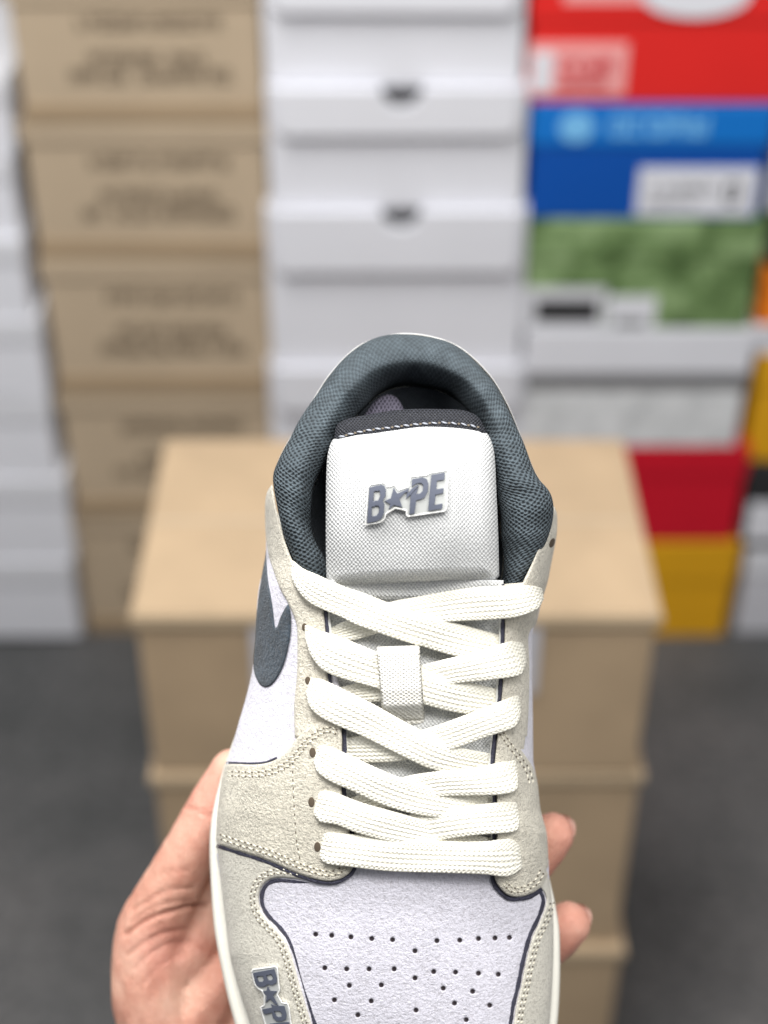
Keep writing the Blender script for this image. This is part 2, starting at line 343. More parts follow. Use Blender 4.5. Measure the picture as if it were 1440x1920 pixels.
PW = [(600, 8), (930, 8), (1100, 6), (1200, 4), (1400, 3), (1640, 2.6), (2236, 2.4)]
def smooth_table(t, sig=28):
    x = np.arange(t[0][0]-100, t[-1][0]+101, 4.); y = I_(x, t); k = np.arange(-30, 31)*4.; w_ = np.exp(-(k/sig)**2/2); w_ /= w_.sum()
    yy = np.convolve(np.pad(y, 30, 'edge'), w_, 'valid'); return list(zip(x, yy))
DT = smooth_table(DT); PW = smooth_table(PW, 40); TZ = smooth_table([(740, .471), (780, .4675), (800, .4655), (850, .4618), (930, .4605), (1000, .4620), (1060, .4662), (1110, .4708)], 24)
def dtop(v): return I_(v, DT)
def Hd(u, v):
    u = np.asarray(u, float); v = np.asarray(v, float); uc = 775.
    l, r_ = I_(v, UL), I_(v, UR); t_ = np.where(u < uc, (uc-u)/np.maximum(uc-l, 1), (u-uc)/np.maximum(r_-uc, 1)); t_ = np.clip(t_, 0, 1)
    pw = I_(v, PW)*np.where(u > uc, I_(v, [(900, 1.3), (1100, 1.7), (1600, 1.7), (1750, 1.1)]), 1.); g = 1-np.sqrt(np.maximum(1-t_**pw, .0)); dt = dtop(v)
    return dt + (.5045-dt)*g
def cr(pts, step=6, closed=False):
    p = np.array(pts, float); n = len(p); out = []
    rngi = range(n if closed else n-1)
    for i in rngi:
        p0 = p[(i-1) % n] if (closed or i > 0) else 2*p[0]-p[1]; p1 = p[i]; p2 = p[(i+1) % n]
        p3 = p[(i+2) % n] if (closed or i < n-2) else 2*p[-1]-p[-2]
        k = max(1, int(np.linalg.norm((p2-p1)[:2])/step))
        # centripetal-like: limit tangents
        m1 = (p2-p0)/2; m2 = (p3-p1)/2; L = np.linalg.norm((p2-p1)[:2])+1e-9
        for m in (m1, m2):
            q = np.linalg.norm(m[:2]);
            if q > L*1.0: m *= L*1.0/q
        for j in range(k):
            s = j/k; h00 = 2*s**3-3*s**2+1; h10 = s**3-2*s**2+s; h01 = -2*s**3+3*s**2; h11 = s**3-s**2
            out.append(h00*p1+h10*m1+h01*p2+h11*m2)
    if not closed: out.append(p[-1])
    return np.array(out)
def poly(*parts, step=5):
    o = []
    for q in parts: o.append(cr(q, step) if len(q) > 2 else np.array(q, float))
    a = np.concatenate(o); keep = [0]
    for i in range(1, len(a)):
        if np.linalg.norm(a[i]-a[keep[-1]]) > .8: keep.append(i)
    a = a[keep]
    if np.linalg.norm(a[0]-a[-1]) < .8: a = a[:-1]
    return a
def seg_dist(pts, pl, closed=True):
    A = pl; B = np.roll(pl, -1, 0) if closed else pl[1:]
    if not closed: A = pl[:-1]
    out = np.full(len(pts), 1e9)
    for a_, b_ in zip(A, B):
        ab = b_-a_; L = (ab**2).sum()+1e-12; s = np.clip(((pts-a_)@ab)/L, 0, 1)
        out = np.minimum(out, np.linalg.norm(pts-(a_+s[:, None]*ab), axis=1))
    return out
def inside(pts, pl):
    x, y = pts[:, 0], pts[:, 1]; c = np.zeros(len(pts), bool); n = len(pl)
    for i in range(n):
        x1, y1 = pl[i]; x2, y2 = pl[(i+1) % n]
        m = ((y1 > y) != (y2 > y))
        with np.errstate(divide='ignore', invalid='ignore'): xi = (x2-x1)*(y-y1)/(y2-y1+1e-12)+x1
        c ^= m & (x < xi)
    return c
def relief(name, pl, mat, parent, dfn=Hd, thick=.0013, edge=5, step=4.5, sink=.0006, holes=(), skirt=0, far=1950, extra=None, cut=(), smooth=True):
    """a panel cut from sheet material: outline pl, laid over the last (depth dfn), thick, with a turned-down rim"""
    lo, hi = pl.min(0), pl.max(0)
    gx, gy = np.meshgrid(np.arange(lo[0]+step/2, hi[0], step), np.arange(lo[1]+step/2, hi[1], step*.87))
    gx = gx + (np.arange(gx.shape[0]) % 2)[:, None]*step/2
    g = np.stack([gx.ravel(), gy.ravel()], 1)
    if hi[1] > far: k = (g[:, 1] < far) | (rng.random(len(g)) < .15); g = g[k]
    g = g[inside(g, pl)]; d = seg_dist(g, pl); g = g[d > step*.55]
    rings = []
    # inner offset ring for a crisp rim
    t_ = np.roll(pl, -1, 0)-np.roll(pl, 1, 0); t_ /= np.linalg.norm(t_, axis=1)[:, None]+1e-9
    ar = .5*np.sum(pl[:, 0]*np.roll(pl[:, 1], -1)-np.roll(pl[:, 0], -1)*pl[:, 1]); nn = np.stack([-t_[:, 1], t_[:, 0]], 1)*(1 if ar > 0 else -1)
    for off in (edge*.3, edge):
        q = pl+nn*off; q = q[inside(q, pl)]; dd = seg_dist(q, pl); q = q[dd > off*.8]; rings.append(q)
    dm = seg_dist(g, pl); g = g[dm > edge+step*.35] if edge > 2 else g
    hp = []; hv = []
    for (hu, hv_, hr) in holes:
        k = np.hypot(g[:, 0]-hu, g[:, 1]-hv_) > hr*1.9; g = g[k]
    allp = [pl, *rings, g]; hol = [np.zeros(len(x)) for x in allp]
    for (hu, hv_, hr) in holes:
        for rr, val in ((0, 1), (.55, 1), (.85, .9), (1.12, 0), (1.6, 0)):
            m = 1 if rr == 0 else 10; an = np.arange(m)/m*2*math.pi + rr
            allp.append(np.stack([hu+hr*rr*np.cos(an), hv_+hr*rr*np.sin(an)], 1)); hol.append(np.full(m, val if rr else 1.0))
    pts = np.concatenate(allp); hv = np.concatenate(hol); nb = len(pl)
    # de-duplicate rings near each other
    faces = [list(range(nb))]; cuts = []
    for c_ in cut:
        k0 = len(pts); pts = np.concatenate([pts, c_]); hv = np.concatenate([hv, np.zeros(len(c_))]); cuts.append((k0, len(c_)))
    res = delaunay_2d_cdt([Vector(p) for p in pts], [(k0+i, k0+(i+1) % n_) for k0, n_ in cuts for i in range(n_)], faces, 1, 1e-4)
    vs = np.array([tuple(x) for x in res[0]]); fs = res[2]
    src = [o[0] if len(o) else -1 for o in res[3]]
    if cuts:
        cen = np.array([vs[list(f)].mean(0) for f in fs]); bad = np.zeros(len(fs), bool)
        for c_ in cut: bad |= inside(cen, c_)
        fs = [f for f, b_ in zip(fs, bad) if not b_]
    dist = seg_dist(vs, pl)
    for c_ in cut: dist = np.minimum(dist, seg_dist(vs, c_))
    q = np.clip(dist/max(edge, .01), 0, 1); prof = np.sqrt(1-(1-q)**2)
    d = dfn(vs[:, 0], vs[:, 1]) - thick*prof
    d = np.where(dist < .05, d+sink, d)
    hh = np.array([hv[s_] if s_ >= 0 else 0 for s_ in src])
    if extra is not None: d = d - extra(vs[:, 0], vs[:, 1])
    d = d + hh*.0012
    co = PL(vs[:, 0], vs[:, 1], d); uv = vs/1000.
    fl = []
    for f in fs:
        a_, b_, c__ = vs[f[0]], vs[f[1]], vs[f[2]]
        s_ = (b_[0]-a_[0])*(c__[1]-a_[1])-(b_[1]-a_[1])*(c__[0]-a_[0])
        fl.append(tuple(f) if s_ < 0 else tuple(reversed(f)))
    if skirt:
        # close the rim down to a base sheet so the part is solid
        ec = {}
        for f in fl:
            for i in range(len(f)):
                e = (f[i], f[(i+1) % len(f)]); ec[e] = 1
        bd = [e for e in ec if (e[1], e[0]) not in ec]; mp = {}
        cl = [tuple(x) for x in co]; ul_ = [tuple(x) for x in uv]
        for e in bd:
            for x in e:
                if x not in mp:
                    p_ = PL(vs[x, 0], vs[x, 1], d[x]+skirt); mp[x] = len(cl); cl.append(tuple(p_)); ul_.append((uv[x][0]+.004, uv[x][1]))
        for a_, b_ in bd: fl.append((b_, a_, mp[a_], mp[b_]))
        co = np.array(cl); uv = np.array(ul_); hh = np.concatenate([hh, np.zeros(len(co)-len(hh))])
    return link(name, co, fl, mat, parent, smooth, uvs=uv, attr=('hole', hh))

def strand(name, pts, mat, parent, dfn=Hd, w=4.5, h=.0007, lift=.0003, step=5, seg=7, closed=False):
    """a thin half-round cord lying along a seam"""
    c = cr(pts, step, closed); n = len(c); tt = np.gradient(c, axis=0); tt /= np.linalg.norm(tt, axis=1)[:, None]+1e-9; nn = np.stack([-tt[:, 1], tt[:, 0]], 1)
    V = []; Fc = []
    for i in range(n):
        ww = w*(1+.12*math.sin(i*.9)+.08*math.sin(i*2.3)); 
        for k in range(seg):
            a_ = math.pi*k/(seg-1); q = c[i]+nn[i]*ww*math.cos(a_); d_ = dfn(q[0], q[1])-lift-h*math.sin(a_)+(.0008 if k in (0, seg-1) else 0)
            V.append(PL(q[0], q[1], d_))
    for i in range(n-1):
        for k in range(seg-1): a_ = i*seg+k; Fc.append((a_, a_+1, a_+seg+1, a_+seg))
    return link(name, V, Fc, mat, parent)
def stitches(name, lines, mat, parent, dfn=Hd, ln=8, gap=4.5, w=1.7, lift=.0013, h=.0004, ang=0):
    V = []; Fc = []; HF = []
    ns, nr_ = 6, 6
    for pts in lines:
        c = cr(pts, 1.0); s = np.concatenate([[0], np.cumsum(np.linalg.norm(np.diff(c, axis=0), axis=1))]); x = 1.
        while x+ln < s[-1]:
            p0 = np.array([np.interp(x, s, c[:, 0]), np.interp(x, s, c[:, 1])]); p1 = np.array([np.interp(x+ln, s, c[:, 0]), np.interp(x+ln, s, c[:, 1])])
            t_ = (p1-p0)/(np.linalg.norm(p1-p0)+1e-9); nn = np.array([-t_[1], t_[0]]); jit = random.uniform(-.35, .35)
            base = len(V)
            for i in range(ns+1):
                f = i/ns; r_ = math.sqrt(max(0, 1-(2*f-1)**2))+.03; ctr = p0+(p1-p0)*f+nn*(ang*(f-.5)+jit)
                for k in range(nr_):
                    a_ = 2*math.pi*k/nr_; q = ctr+nn*w*r_*math.cos(a_)
                    V.append(PL(q[0], q[1], dfn(ctr[0], ctr[1])-lift-h*r_*math.sin(a_)+.0004*(2*f-1)**2))
            for i in range(ns):
                for k in range(nr_): a_ = base+i*nr_+k; b_ = base+i*nr_+(k+1) % nr_; Fc.append((a_, b_, b_+nr_, a_+nr_))
            g_ = gap*random.uniform(.85, 1.15)
            xx = x+ln+g_/2; hc = np.array([np.interp(xx, s, c[:, 0]), np.interp(xx, s, c[:, 1])]); base = len(V)
            for k in range(8):
                q = hc+t_*math.cos(k*math.pi/4)*gap*.42+nn*math.sin(k*math.pi/4)*w*1.05; V.append(PL(q[0], q[1], dfn(q[0], q[1])-lift-.00006))
            HF.append(len(Fc)); Fc.append(tuple(range(base+7, base-1, -1)))
            x += ln+g_
    o = link(name, V, Fc, mat, parent); o.data.materials.append(M['hole'])
    for i in HF: o.data.polygons[i].material_index = 1
    return o

# ---- sole
SO = [(745, 672), (660, 690), (596, 745), (552, 830), (524, 950), (505, 1080), (490, 1200), (470, 1300), (433, 1400), (413, 1461), (398, 1526), (393, 1580), (395, 1653), (402, 1743), (417, 1826), (436, 1905), (462, 1990), (505, 2070), (560, 2140), (640, 2205), (740, 2252), (800, 2252), (880, 2220), (950, 2165), (1003, 2085), (1032, 2000), (1045, 1920), (1050, 1833), (1049, 1747), (1042, 1700), (1028, 1638), (1008, 1560), (992, 1450), (985, 1300), (978, 1150), (968, 1000), (955, 870), (922, 765), (865, 698), (805, 675)]
so = cr(SO, 8, True); ctr = np.array([745, 1500.])
rings = [(.90, .5075), (.962, .507), (.985, .5078), (.997, .5098), (1.0, .513), (.999, .522), (1.0, .530), (.992, .5335), (.95, .535)]
V = []; Fc = []; n = len(so)
nrm = None
t_ = np.roll(so, -1, 0)-np.roll(so, 1, 0); t_ /= np.linalg.norm(t_, axis=1)[:, None]; nn = np.stack([-t_[:, 1], t_[:, 0]], 1); ar = .5*np.sum(so[:, 0]*np.roll(so[:, 1], -1)-np.roll(so[:, 0], -1)*so[:, 1]); nn *= (1 if ar > 0 else -1)
for off, d_ in ((40, .5085), (14, .5072), (7, .5074), (2, .5085), (0, .511), (0.6, .516), (0, .522), (1, .530), (4, .5335), (20, .535)):
    q = so+nn*off; V += list(PL(q[:, 0], q[:, 1], d_))
R = 10
for j in range(R-1):
    for i in range(n): a_ = j*n+i; b_ = j*n+(i+1) % n; Fc.append((a_, b_, b_+n, a_+n))
Fc.append(tuple(range(n-1, -1, -1))); Fc.append(tuple((R-1)*n+i for i in range(n)))
sole = link('sole', V, Fc, M['sole'], shoe)

# ---- toe box with perforations
holes = [(592, 1752), (622, 1754), (658, 1757), (697, 1760), (736, 1762), (819, 1764), (862, 1763), (897, 1760), (928, 1759), (955, 1758), (778, 1783),
         (609, 1815), (650, 1817), (692, 1817), (739, 1817), (813, 1822), (854, 1823), (897, 1825), (934, 1827), (778, 1834),
         (655, 1848), (715, 1847), (831, 1853), (886, 1859), (627, 1875), (696, 1877), (852, 1881), (918, 1885), (671, 1903), (780, 1894), (874, 1912),
         (640, 1935), (700, 1938), (745, 1925), (820, 1930), (900, 1940), (665, 1965), (730, 1970), (790, 1965), (850, 1972)]
outL = [(u_, v_) for v_, u_ in UL if v_ >= 1590]; outR = [(u_, v_) for v_, u_ in UR if v_ >= 1600]
vamp_pl = poly([(406, 1600)] + [p for p in outL if p[1] > 1640] + [p for p in reversed(outR) if p[1] > 1640] + [(1029, 1612)], [(1029, 1612), (940, 1604), (780, 1600), (640, 1600), (500, 1590), (406, 1600)][1:-1], step=6)
def toe_extra(u, v): return .0006*np.sin((u-540)*.012)*np.sin((v-1600)*.01)
toe = relief('toe_box', vamp_pl, M['lav'], shoe, thick=.0004, edge=3, step=4.2, holes=[(a_, b_, 4.9) for a_, b_ in holes], extra=toe_extra)
# ---- quarters
outLq = [(u_+1, v_) for v_, u_ in UL if 1000 <= v_ <= 1470]
ql = poly(outLq, [(470, 1475), (640, 1460)], [(640, 1300), (600, 1150), (560, 1090), (520, 1000)], step=6)
quarter = relief('quarter', ql, M['lav'], shoe, thick=.0002, edge=3, step=4.5, skirt=.012)
outRq = [(u_-.5, v_) for v_, u_ in UR if 1100 <= v_ <= 1500]
qr = poly(outRq, [(950, 1500), (950, 1300), (950, 1120)], step=6)
quarter_r = relief('quarter', qr, M['lav'], shoe, thick=.0002, edge=2, step=4.5, skirt=.012)
# ---- dark slate swoosh-shaped overlay
sw = poly([(499, 1030), (503, 1085), (508, 1115), (512, 1140), (517, 1176), (526, 1155), (535, 1138), (541, 1130)], [(541, 1130), (546, 1150), (546, 1185), (541, 1215), (533, 1245), (521, 1270), (508, 1285), (497, 1289), (487, 1284), (479, 1270), (475, 1255), (475, 1235), (478, 1200), (481, 1150), (487, 1100), (497, 1045)], step=4)
swo = relief('side_stripe', sw, M['swoosh'], shoe, thick=.0013, edge=4, step=3.5)
# ---- mudguard
pipL = [(600, 1653), (583, 1651), (561, 1649), (525, 1646), (507, 1649), (493, 1660), (486, 1678), (488, 1700), (500, 1721), (518, 1739), (536, 1763), (548, 1794), (561, 1840), (575, 1887), (585, 1920), (606, 1985), (645, 2060), (700, 2118), (775, 2142), (845, 2128), (905, 2075), (942, 2000), (962, 1920), (967, 1887), (976, 1851), (983, 1815), (992, 1778), (1000, 1752), (1010, 1732), (1020, 1708), (1024, 1688), (1019, 1672), (1008, 1660)]
oL = [(u_, v_) for v_, u_ in UL if v_ >= 1570]; oR = [(u_, v_) for v_, u_ in UR if v_ >= 1630]
mg = poly([(405, 1572)] + oL[1:] + list(reversed(oR)), [(1029, 1630), (1022, 1640), (1012, 1655)], list(reversed(pipL)), [(600, 1653), (602, 1642), (560, 1622), (480, 1592), (405, 1568)][1:], step=5)
mud = relief('mudguard', mg, M['mud'], shoe, thick=.0015, edge=4, step=4.2)
def offs(pts, o):
    c = np.array(pts, float); tt = np.gradient(c, axis=0); tt /= np.linalg.norm(tt, axis=1)[:, None]+1e-9
    return [tuple(x) for x in c+np.stack([-tt[:, 1], tt[:, 0]], 1)*o]
strand('painted_edge', offs(pipL, -5), M['edge'], mud, w=4.1, h=.00035, lift=.0002)
stitches('stitching', [offs(pipL[2:16], 9), offs(pipL[2:16], 16)], M['thread'], mud, lift=.00155, ang=3)
stitches('stitching', [offs(pipL[22:31], 9), offs(pipL[22:31], 15)], M['thread'], mud, lift=.00155, ang=3)

# ---- lining under the eyestays
lin1 = poly([(600, 1090), (617, 1145), (624, 1200), (628, 1270), (650, 1360), (652, 1400), (650, 1480), (665, 1555), (662, 1630)], [(600, 1600), (560, 1300), (560, 1130)], step=6)
def Hlin(u, v): return Hd(u, v)+.0012
relief('eyestay_lining', lin1, M['white'], shoe, dfn=Hlin, thick=.001, edge=4, step=6, skirt=.003)
lin2 = poly([(937, 1095), (936, 1165), (932, 1260), (926, 1340), (915, 1440), (920, 1490), (920, 1565), (914, 1640), (925, 1672)], [(960, 1670), (970, 1500), (975, 1300), (970, 1110)], step=6)
relief('eyestay_lining', lin2, M['white'], shoe, dfn=Hlin, thick=.001, edge=4, step=6, skirt=.003)
# ---- eyestays (upper)
innL = [(609, 1100), (608, 1145), (612, 1200), (614, 1255), (618, 1285), (634, 1335), (641, 1365)]
es1 = poly([(510, 908), (501, 922), (497, 945), (498, 1000), (503, 1040), (512, 1070), (525, 1105), (540, 1132), (555, 1170), (557, 1205), (556, 1265), (551, 1320), (552, 1385)], [(590, 1392), (645, 1392)],
           list(reversed(innL))[0:], [(575, 1095), (548, 1050), (530, 1000), (518, 950), (512, 915)], step=4.5)
eye_u = relief('eyestay', es1, M['stay'], shoe, thick=.0014, edge=4, step=4.2)
strand('painted_edge', offs(innL, -3), M['edge'], eye_u, w=3.5, h=.0006, lift=.0002)
# flare (lower left)
fl_in = [(641, 1360), (642, 1400), (641, 1440), (641, 1480), (647, 1520), (655, 1555), (662, 1600), (664, 1622), (656, 1637), (640, 1648), (618, 1653), (595, 1650), (555, 1637), (500, 1613), (450, 1597), (407, 1583)]
fl_top = [(424, 1432), (445, 1432), (475, 1433), (500, 1430), (520, 1422), (540, 1405), (556, 1384), (575, 1366), (600, 1352), (620, 1349), (636, 1354)]
H2 = lambda u, v: Hd(u, v)-.0012
fp = poly(fl_in, [(405, 1575), (408, 1519), (416, 1460), (423, 1434)], fl_top, step=4.5)
flare = relief('eyestay', fp, M['beige'], shoe, dfn=H2, thick=.0013, edge=4.5, step=4.0, sink=.0016)
strand('painted_edge', offs(fl_in[:8], -4), M['edge'], flare, w=4.2, h=.0006, lift=.0004)
strand('painted_edge', offs(fl_in[7:], -3), M['edge'], flare, w=3.6, h=.0003, lift=.0015)
strand('painted_edge', offs(fl_top[:5], -1.5), M['edge'], flare, w=2.2, h=.0005, lift=.0004)
so1 = lambda o: offs(fl_top, o)
stitches('stitching', [so1(15), so1(23)], M['thread'], flare, dfn=H2, lift=.0014, ang=2.5)
low = fl_in[8:]
stitches('stitching', [offs(low, 11), offs(low, 19)], M['thread'], flare, dfn=H2, lift=.0014, ang=2.5)
stitches('stitching', [[(548, 1418), (549, 1460), (552, 1520), (556, 1575), (564, 1620)]], M['thread'], flare, dfn=H2, ln=9, gap=7, lift=.0013, w=1.2)
stitches('stitching', [[(561, 1180), (564, 1250), (560, 1320), (566, 1368)]], M['thread'], eye_u, ln=6, gap=7, lift=.0013, w=1.0)
# ---- right eyestay
innR = [(945, 1095), (946, 1165), (943, 1260), (939, 1320), (934, 1365)]
es2 = poly([(945, 1095), (946, 1165), (943, 1260), (939, 1320), (932, 1392)], [(960, 1410), (984, 1408)], [(989, 1380), (992, 1320), (993, 1250), (991, 1200), (994, 1184), (1005, 1170), (1008, 1158), (1015, 1130), (1027, 1090), (1033, 1060), (1037, 1040), (1044, 1000), (1044, 962), (1036, 945)],
           [(1030, 968), (1015, 1010), (1000, 1050), (980, 1092)], step=4.5)
eye_r = relief('eyestay', es2, M['stay'], shoe, thick=.0014, edge=3.5, step=4.2)
strand('painted_edge', offs(innR, 3), M['edge'], eye_r, w=4, h=.0006, lift=.0002)
fr_in = [(934, 1362), (927, 1440), (931, 1490), (931, 1565), (927, 1620), (927, 1645), (936, 1664), (955, 1680), (980, 1681), (1003, 1672), (1018, 1660), (1028, 1640)]
fr_out = [(1029, 1624), (1025, 1562), (1014, 1519), (1008, 1468), (1000, 1440), (984, 1415), (965, 1390), (950, 1368)]
fpr = poly(fr_in, fr_out, step=4.5)
flare_r = relief('eyestay', fpr, M['beige'], shoe, dfn=H2, thick=.0013, edge=4, step=4.0, sink=.0016)
strand('painted_edge', offs(fr_in[:-1], 4), M['edge'], flare_r, w=4.2, h=.0004, lift=.0006)
stitches('stitching', [offs(fr_in[6:], -9), offs(fr_in[6:], -17)], M['thread'], flare_r, dfn=H2, lift=.0014, ang=2.5)
stitches('stitching', [offs(fr_out[3:], -8), offs(fr_out[3:], -15)], M['thread'], flare_r, dfn=H2, lift=.0014, ang=2.5)
# eyelets
def disc(u, v, ru, rv, parent, dfn, lift, rot=0):
    V = []; Fc = []
    for rr, dl in ((1.15, -.0012), (1.0, 0), (.8, .00005), (.0, .0001)):
        for k in range(16):
            a_ = 2*math.pi*k/16; x = u+ru*rr*math.cos(a_)*math.cos(rot)-rv*rr*math.sin(a_)*math.sin(rot); y = v+rv*rr*math.sin(a_)*math.cos(rot)+ru*rr*math.cos(a_)*math.sin(rot)
            V.append(PL(x, y, dfn(x, y)-lift-dl+.0002))
    for j in range(3):
        for k in range(16): a_ = j*16+k; b_ = j*16+(k+1) % 16; Fc.append((b_, a_, a_+16, b_+16))
    return link('eyelet', V, Fc, M['dark'], parent)
for (u_, v_) in ((583, 1411), (581, 1504), (592, 1588)): disc(u_+3, v_, 6, 9.5, flare, H2, .0016)
for (u_, v_) in ((574, 1276), (568, 1176)): disc(u_+3, v_, 5, 7.5, eye_u, Hd, .0017)
disc(1035, 1018, 4.5, 9, eye_r, Hd, .0018, .35)
for (u_, v_) in ((983, 1600), (979, 1530)): disc(u_, v_, 4, 9, flare_r, H2, .0013)

# ---- collar
CO = [(562, 1104), (548, 1050), (527, 985), (515, 915), (520, 868), (552, 808), (586, 752), (622, 698), (672, 650), (735, 628), (800, 630), (862, 652), (915, 700), (948, 752), (974, 812), (1003, 885), (1031, 930), (1034, 985), (1014, 1042), (988, 1104)]
CI = [(624, 1104), (608, 1050), (583, 985), (586, 925), (606, 880), (634, 830), (662, 790), (690, 760), (716, 738), (756, 726), (800, 728), (842, 742), (878, 770), (898, 805), (912, 845), (928, 900), (934, 945), (938, 1000), (943, 1050), (936, 1104)]
DC = [.472, .4705, .4695, .470, .472, .4755, .479, .482, .4845, .486, .486, .4845, .481, .478, .475, .471, .469, .469, .4705, .472]
cO = cr(CO, 9); 
def rs(pts, n):
    c = cr(pts, 3); s = np.linspace(0, 1, n); 
    # keep parameter by control index
    p = np.array(pts, float); kk = np.arange(len(p)); x = np.linspace(0, len(p)-1, n); out = np.zeros((n, p.shape[1]))
    for j, xx in enumerate(x):
        i = min(int(xx), len(p)-2); f = xx-i; p0 = p[max(i-1, 0)]; p1 = p[i]; p2 = p[i+1]; p3 = p[min(i+2, len(p)-1)]
        out[j] = .5*((2*p1)+(-p0+p2)*f+(2*p0-5*p1+4*p2-p3)*f*f+(-p0+3*p1-3*p2+p3)*f**3)
    return out
NS = 190; o_ = rs(CO, NS); i_ = rs(CI, NS); dcn = rs([(d_, 0) for d_ in DC], NS)[:, 0]
al = np.concatenate([[0], np.cumsum(np.linalg.norm(np.diff((o_+i_)/2, axis=0), axis=1))])
V = []; Fc = []; UV = []; NR = 40
for j in range(NS):
    m_ = (o_[j]+i_[j])/2; hw = (o_[j]-i_[j])/2; L = np.linalg.norm(hw); rd = .0115
    peak = .22   # the roll's crest sits towards the outer rim
    for k in range(NR+1):
        a_ = -.18*math.pi + (1.36*math.pi)*k/NR       # outer underside -> crest -> inner underside
        c_ = math.cos(a_); s_ = math.sin(a_)
        q = m_+hw*(c_ if c_ > 0 else c_)
        dd = dcn[j]+rd-rd*math.copysign(abs(s_)**.85, s_) + ((.0035+.010*math.exp(-((j/NS-.5)/.22)**2))*(-c_)**1.5 if c_ < 0 else 0)
        V.append(PL(q[0], q[1], dd)); UV.append((al[j]/1000., (k/NR*L*3.0)/1000.))
for j in range(NS-1):
    for k in range(NR): a_ = j*(NR+1)+k; Fc.append((a_, a_+1, a_+NR+2, a_+NR+1))
V = np.array(V)
Vg = V.reshape(NS, NR+1, 3); kk = np.arange(NR+1)/NR
for j in range(NS):
    f = j/NS; a1 = .0011*math.sin(f*41+.5)*math.sin(f*7+1)+.0006*math.sin(f*97)
    Vg[j, :, 2] += (a1*np.sin(kk*math.pi)*np.cos(kk*5+f*20))
    Vg[j, :, 1] += .0005*np.sin(kk*9+f*30)*math.sin(f*17)
    Vg[j, :, 0] += .0005*np.sin(kk*8+f*37)*math.sin(f*23+1)
fd = np.repeat(.84*np.clip(np.exp(-((np.arange(NS)/NS-.5)/.24)**4), 0, 1), NR+1)
collar = link('collar', Vg.reshape(-1, 3), Fc, M['knit'], shoe, uvs=UV, attr=('fade', fd))
# heel counter outside, lining inside
V = []; Fc = []; UV = []
for j in range(NS):
    for k in range(9):
        f = k/8; rr_ = max(0, min(1, (min(j, NS-1-j)-30)/25.)); bul = 1+.010*rr_*math.sin(min(1, f*2.2)*math.pi/2)*(1-f*f)-.035*f*f; q = np.array([760, 930])+(o_[j]-np.array([760, 930]))*bul; V.append(PL(q[0], q[1], dcn[j]+.012+(.511-dcn[j]-.012)*f)); UV.append((al[j]/1000, f*.1))
for j in range(NS-1):
    for k in range(8): a_ = j*9+k; Fc.append((a_+1, a_, a_+9, a_+10))
link('heel_counter', V, Fc, M['white'], shoe, uvs=UV)
V = []; Fc = []; UV = []; bot = []
for j in range(NS):
    for k in range(11):
        f = k/10; g = f**1.3*.24; q = i_[j]*(1-g)+np.array([770., 960.])*g - 0; 
        dd = dcn[j]+.014+(.5075-dcn[j]-.014)*f
        V.append(PL(q[0], q[1], dd)); UV.append((al[j]/1000, f*.2))
for j in range(NS-1):
    for k in range(10): a_ = j*11+k; Fc.append((a_, a_+1, a_+12, a_+11))
link('inner_lining', V, Fc, M['liner'], shoe, uvs=UV)
ins = poly([(600, 1150), (600, 950), (640, 840), (700, 770), (770, 750), (840, 770), (900, 840), (930, 950), (930, 1150)], step=14)
relief('insole', ins, M['liner'], shoe, dfn=lambda u, v: np.full_like(np.asarray(u, float), .5068), thick=.0005, edge=3, step=12)
tl = poly([(660, 830), (672, 795), (690, 768), (708, 748), (728, 739), (744, 746), (756, 765), (768, 800), (772, 835)], step=5)
relief('heel_pad', tl, M['pmesh'], shoe, dfn=lambda u, v: .4985-(np.asarray(v, float)-740)*.00008, thick=.003, edge=16, step=5, skirt=.010)

# ---- tongue
def Ht(u, v):
    u = np.asarray(u, float); v = np.asarray(v, float)
    z = I_(v, TZ)
    return z + ((u-770)/160.)**2*.0065
tg = poly([(612, 1085), (611, 1000), (612, 890), (616, 845), (629, 820), (671, 808), (727, 801), (796, 793), (866, 796), (902, 804), (918, 820), (927, 852), (931, 930), (934, 1000), (936, 1080)], [(936, 1080), (925, 1091), (860, 1092), (770, 1094), (690, 1099), (640, 1104), (622, 1103), (612, 1085)][:-1], step=5)
puff = lambda u, v: -.0008*np.exp(-((u-740)/60.)**2-((v-1010)/38.)**2) + .0008*np.exp(-((u-790)/26.)**2-((v-845)/40.)**2) + .0007*np.exp(-((u-845)/24.)**2-((v-1000)/60.)**2) - .0005*np.exp(-((u-700)/26.)**2-((v-850)/40.)**2) - .0004*np.exp(-((u-880)/16.)**2-((v-930)/80.)**2) 
tongue = relief('tongue', tg, M['tongue'], shoe, dfn=Ht, thick=.0085, edge=26, step=4.5, sink=0, skirt=.012, extra=puff)
bd = poly([(618, 860), (626, 822), (632, 797), (652, 785), (682, 779), (727, 771), (771, 767), (824, 767), (866, 769), (893, 779), (908, 800), (914, 818), (920, 860)], [(900, 900), (770, 890), (640, 900)], step=4.5)
Hb = lambda u, v: Ht(u, v)-.0005
bind = relief('tongue_binding', bd, M['bind'], tongue, dfn=Hb, thick=.0055, edge=26, step=4, skirt=.014)
stitches('stitching', [[(634, 820), (677, 809), (727, 802), (768, 797), (810, 793), (857, 794), (904, 802)]], M['dthread'], tongue, dfn=Ht, ln=12, gap=6, w=1.7, lift=.0064, ang=3)
Hl = lambda u, v: np.maximum(dtop(v)+.0036+np.clip((1170-np.asarray(v, float))/75., 0, 1)*-.0045, np.where(np.asarray(v, float) > 1120, Hd(u, v)+.0032, 0))
tlow = poly([(606, 1088), (770, 1082), (944, 1088)], [(952, 1300), (948, 1500), (950, 1650)], [(780, 1655), (640, 1650)], [(625, 1400), (606, 1200)], step=8)
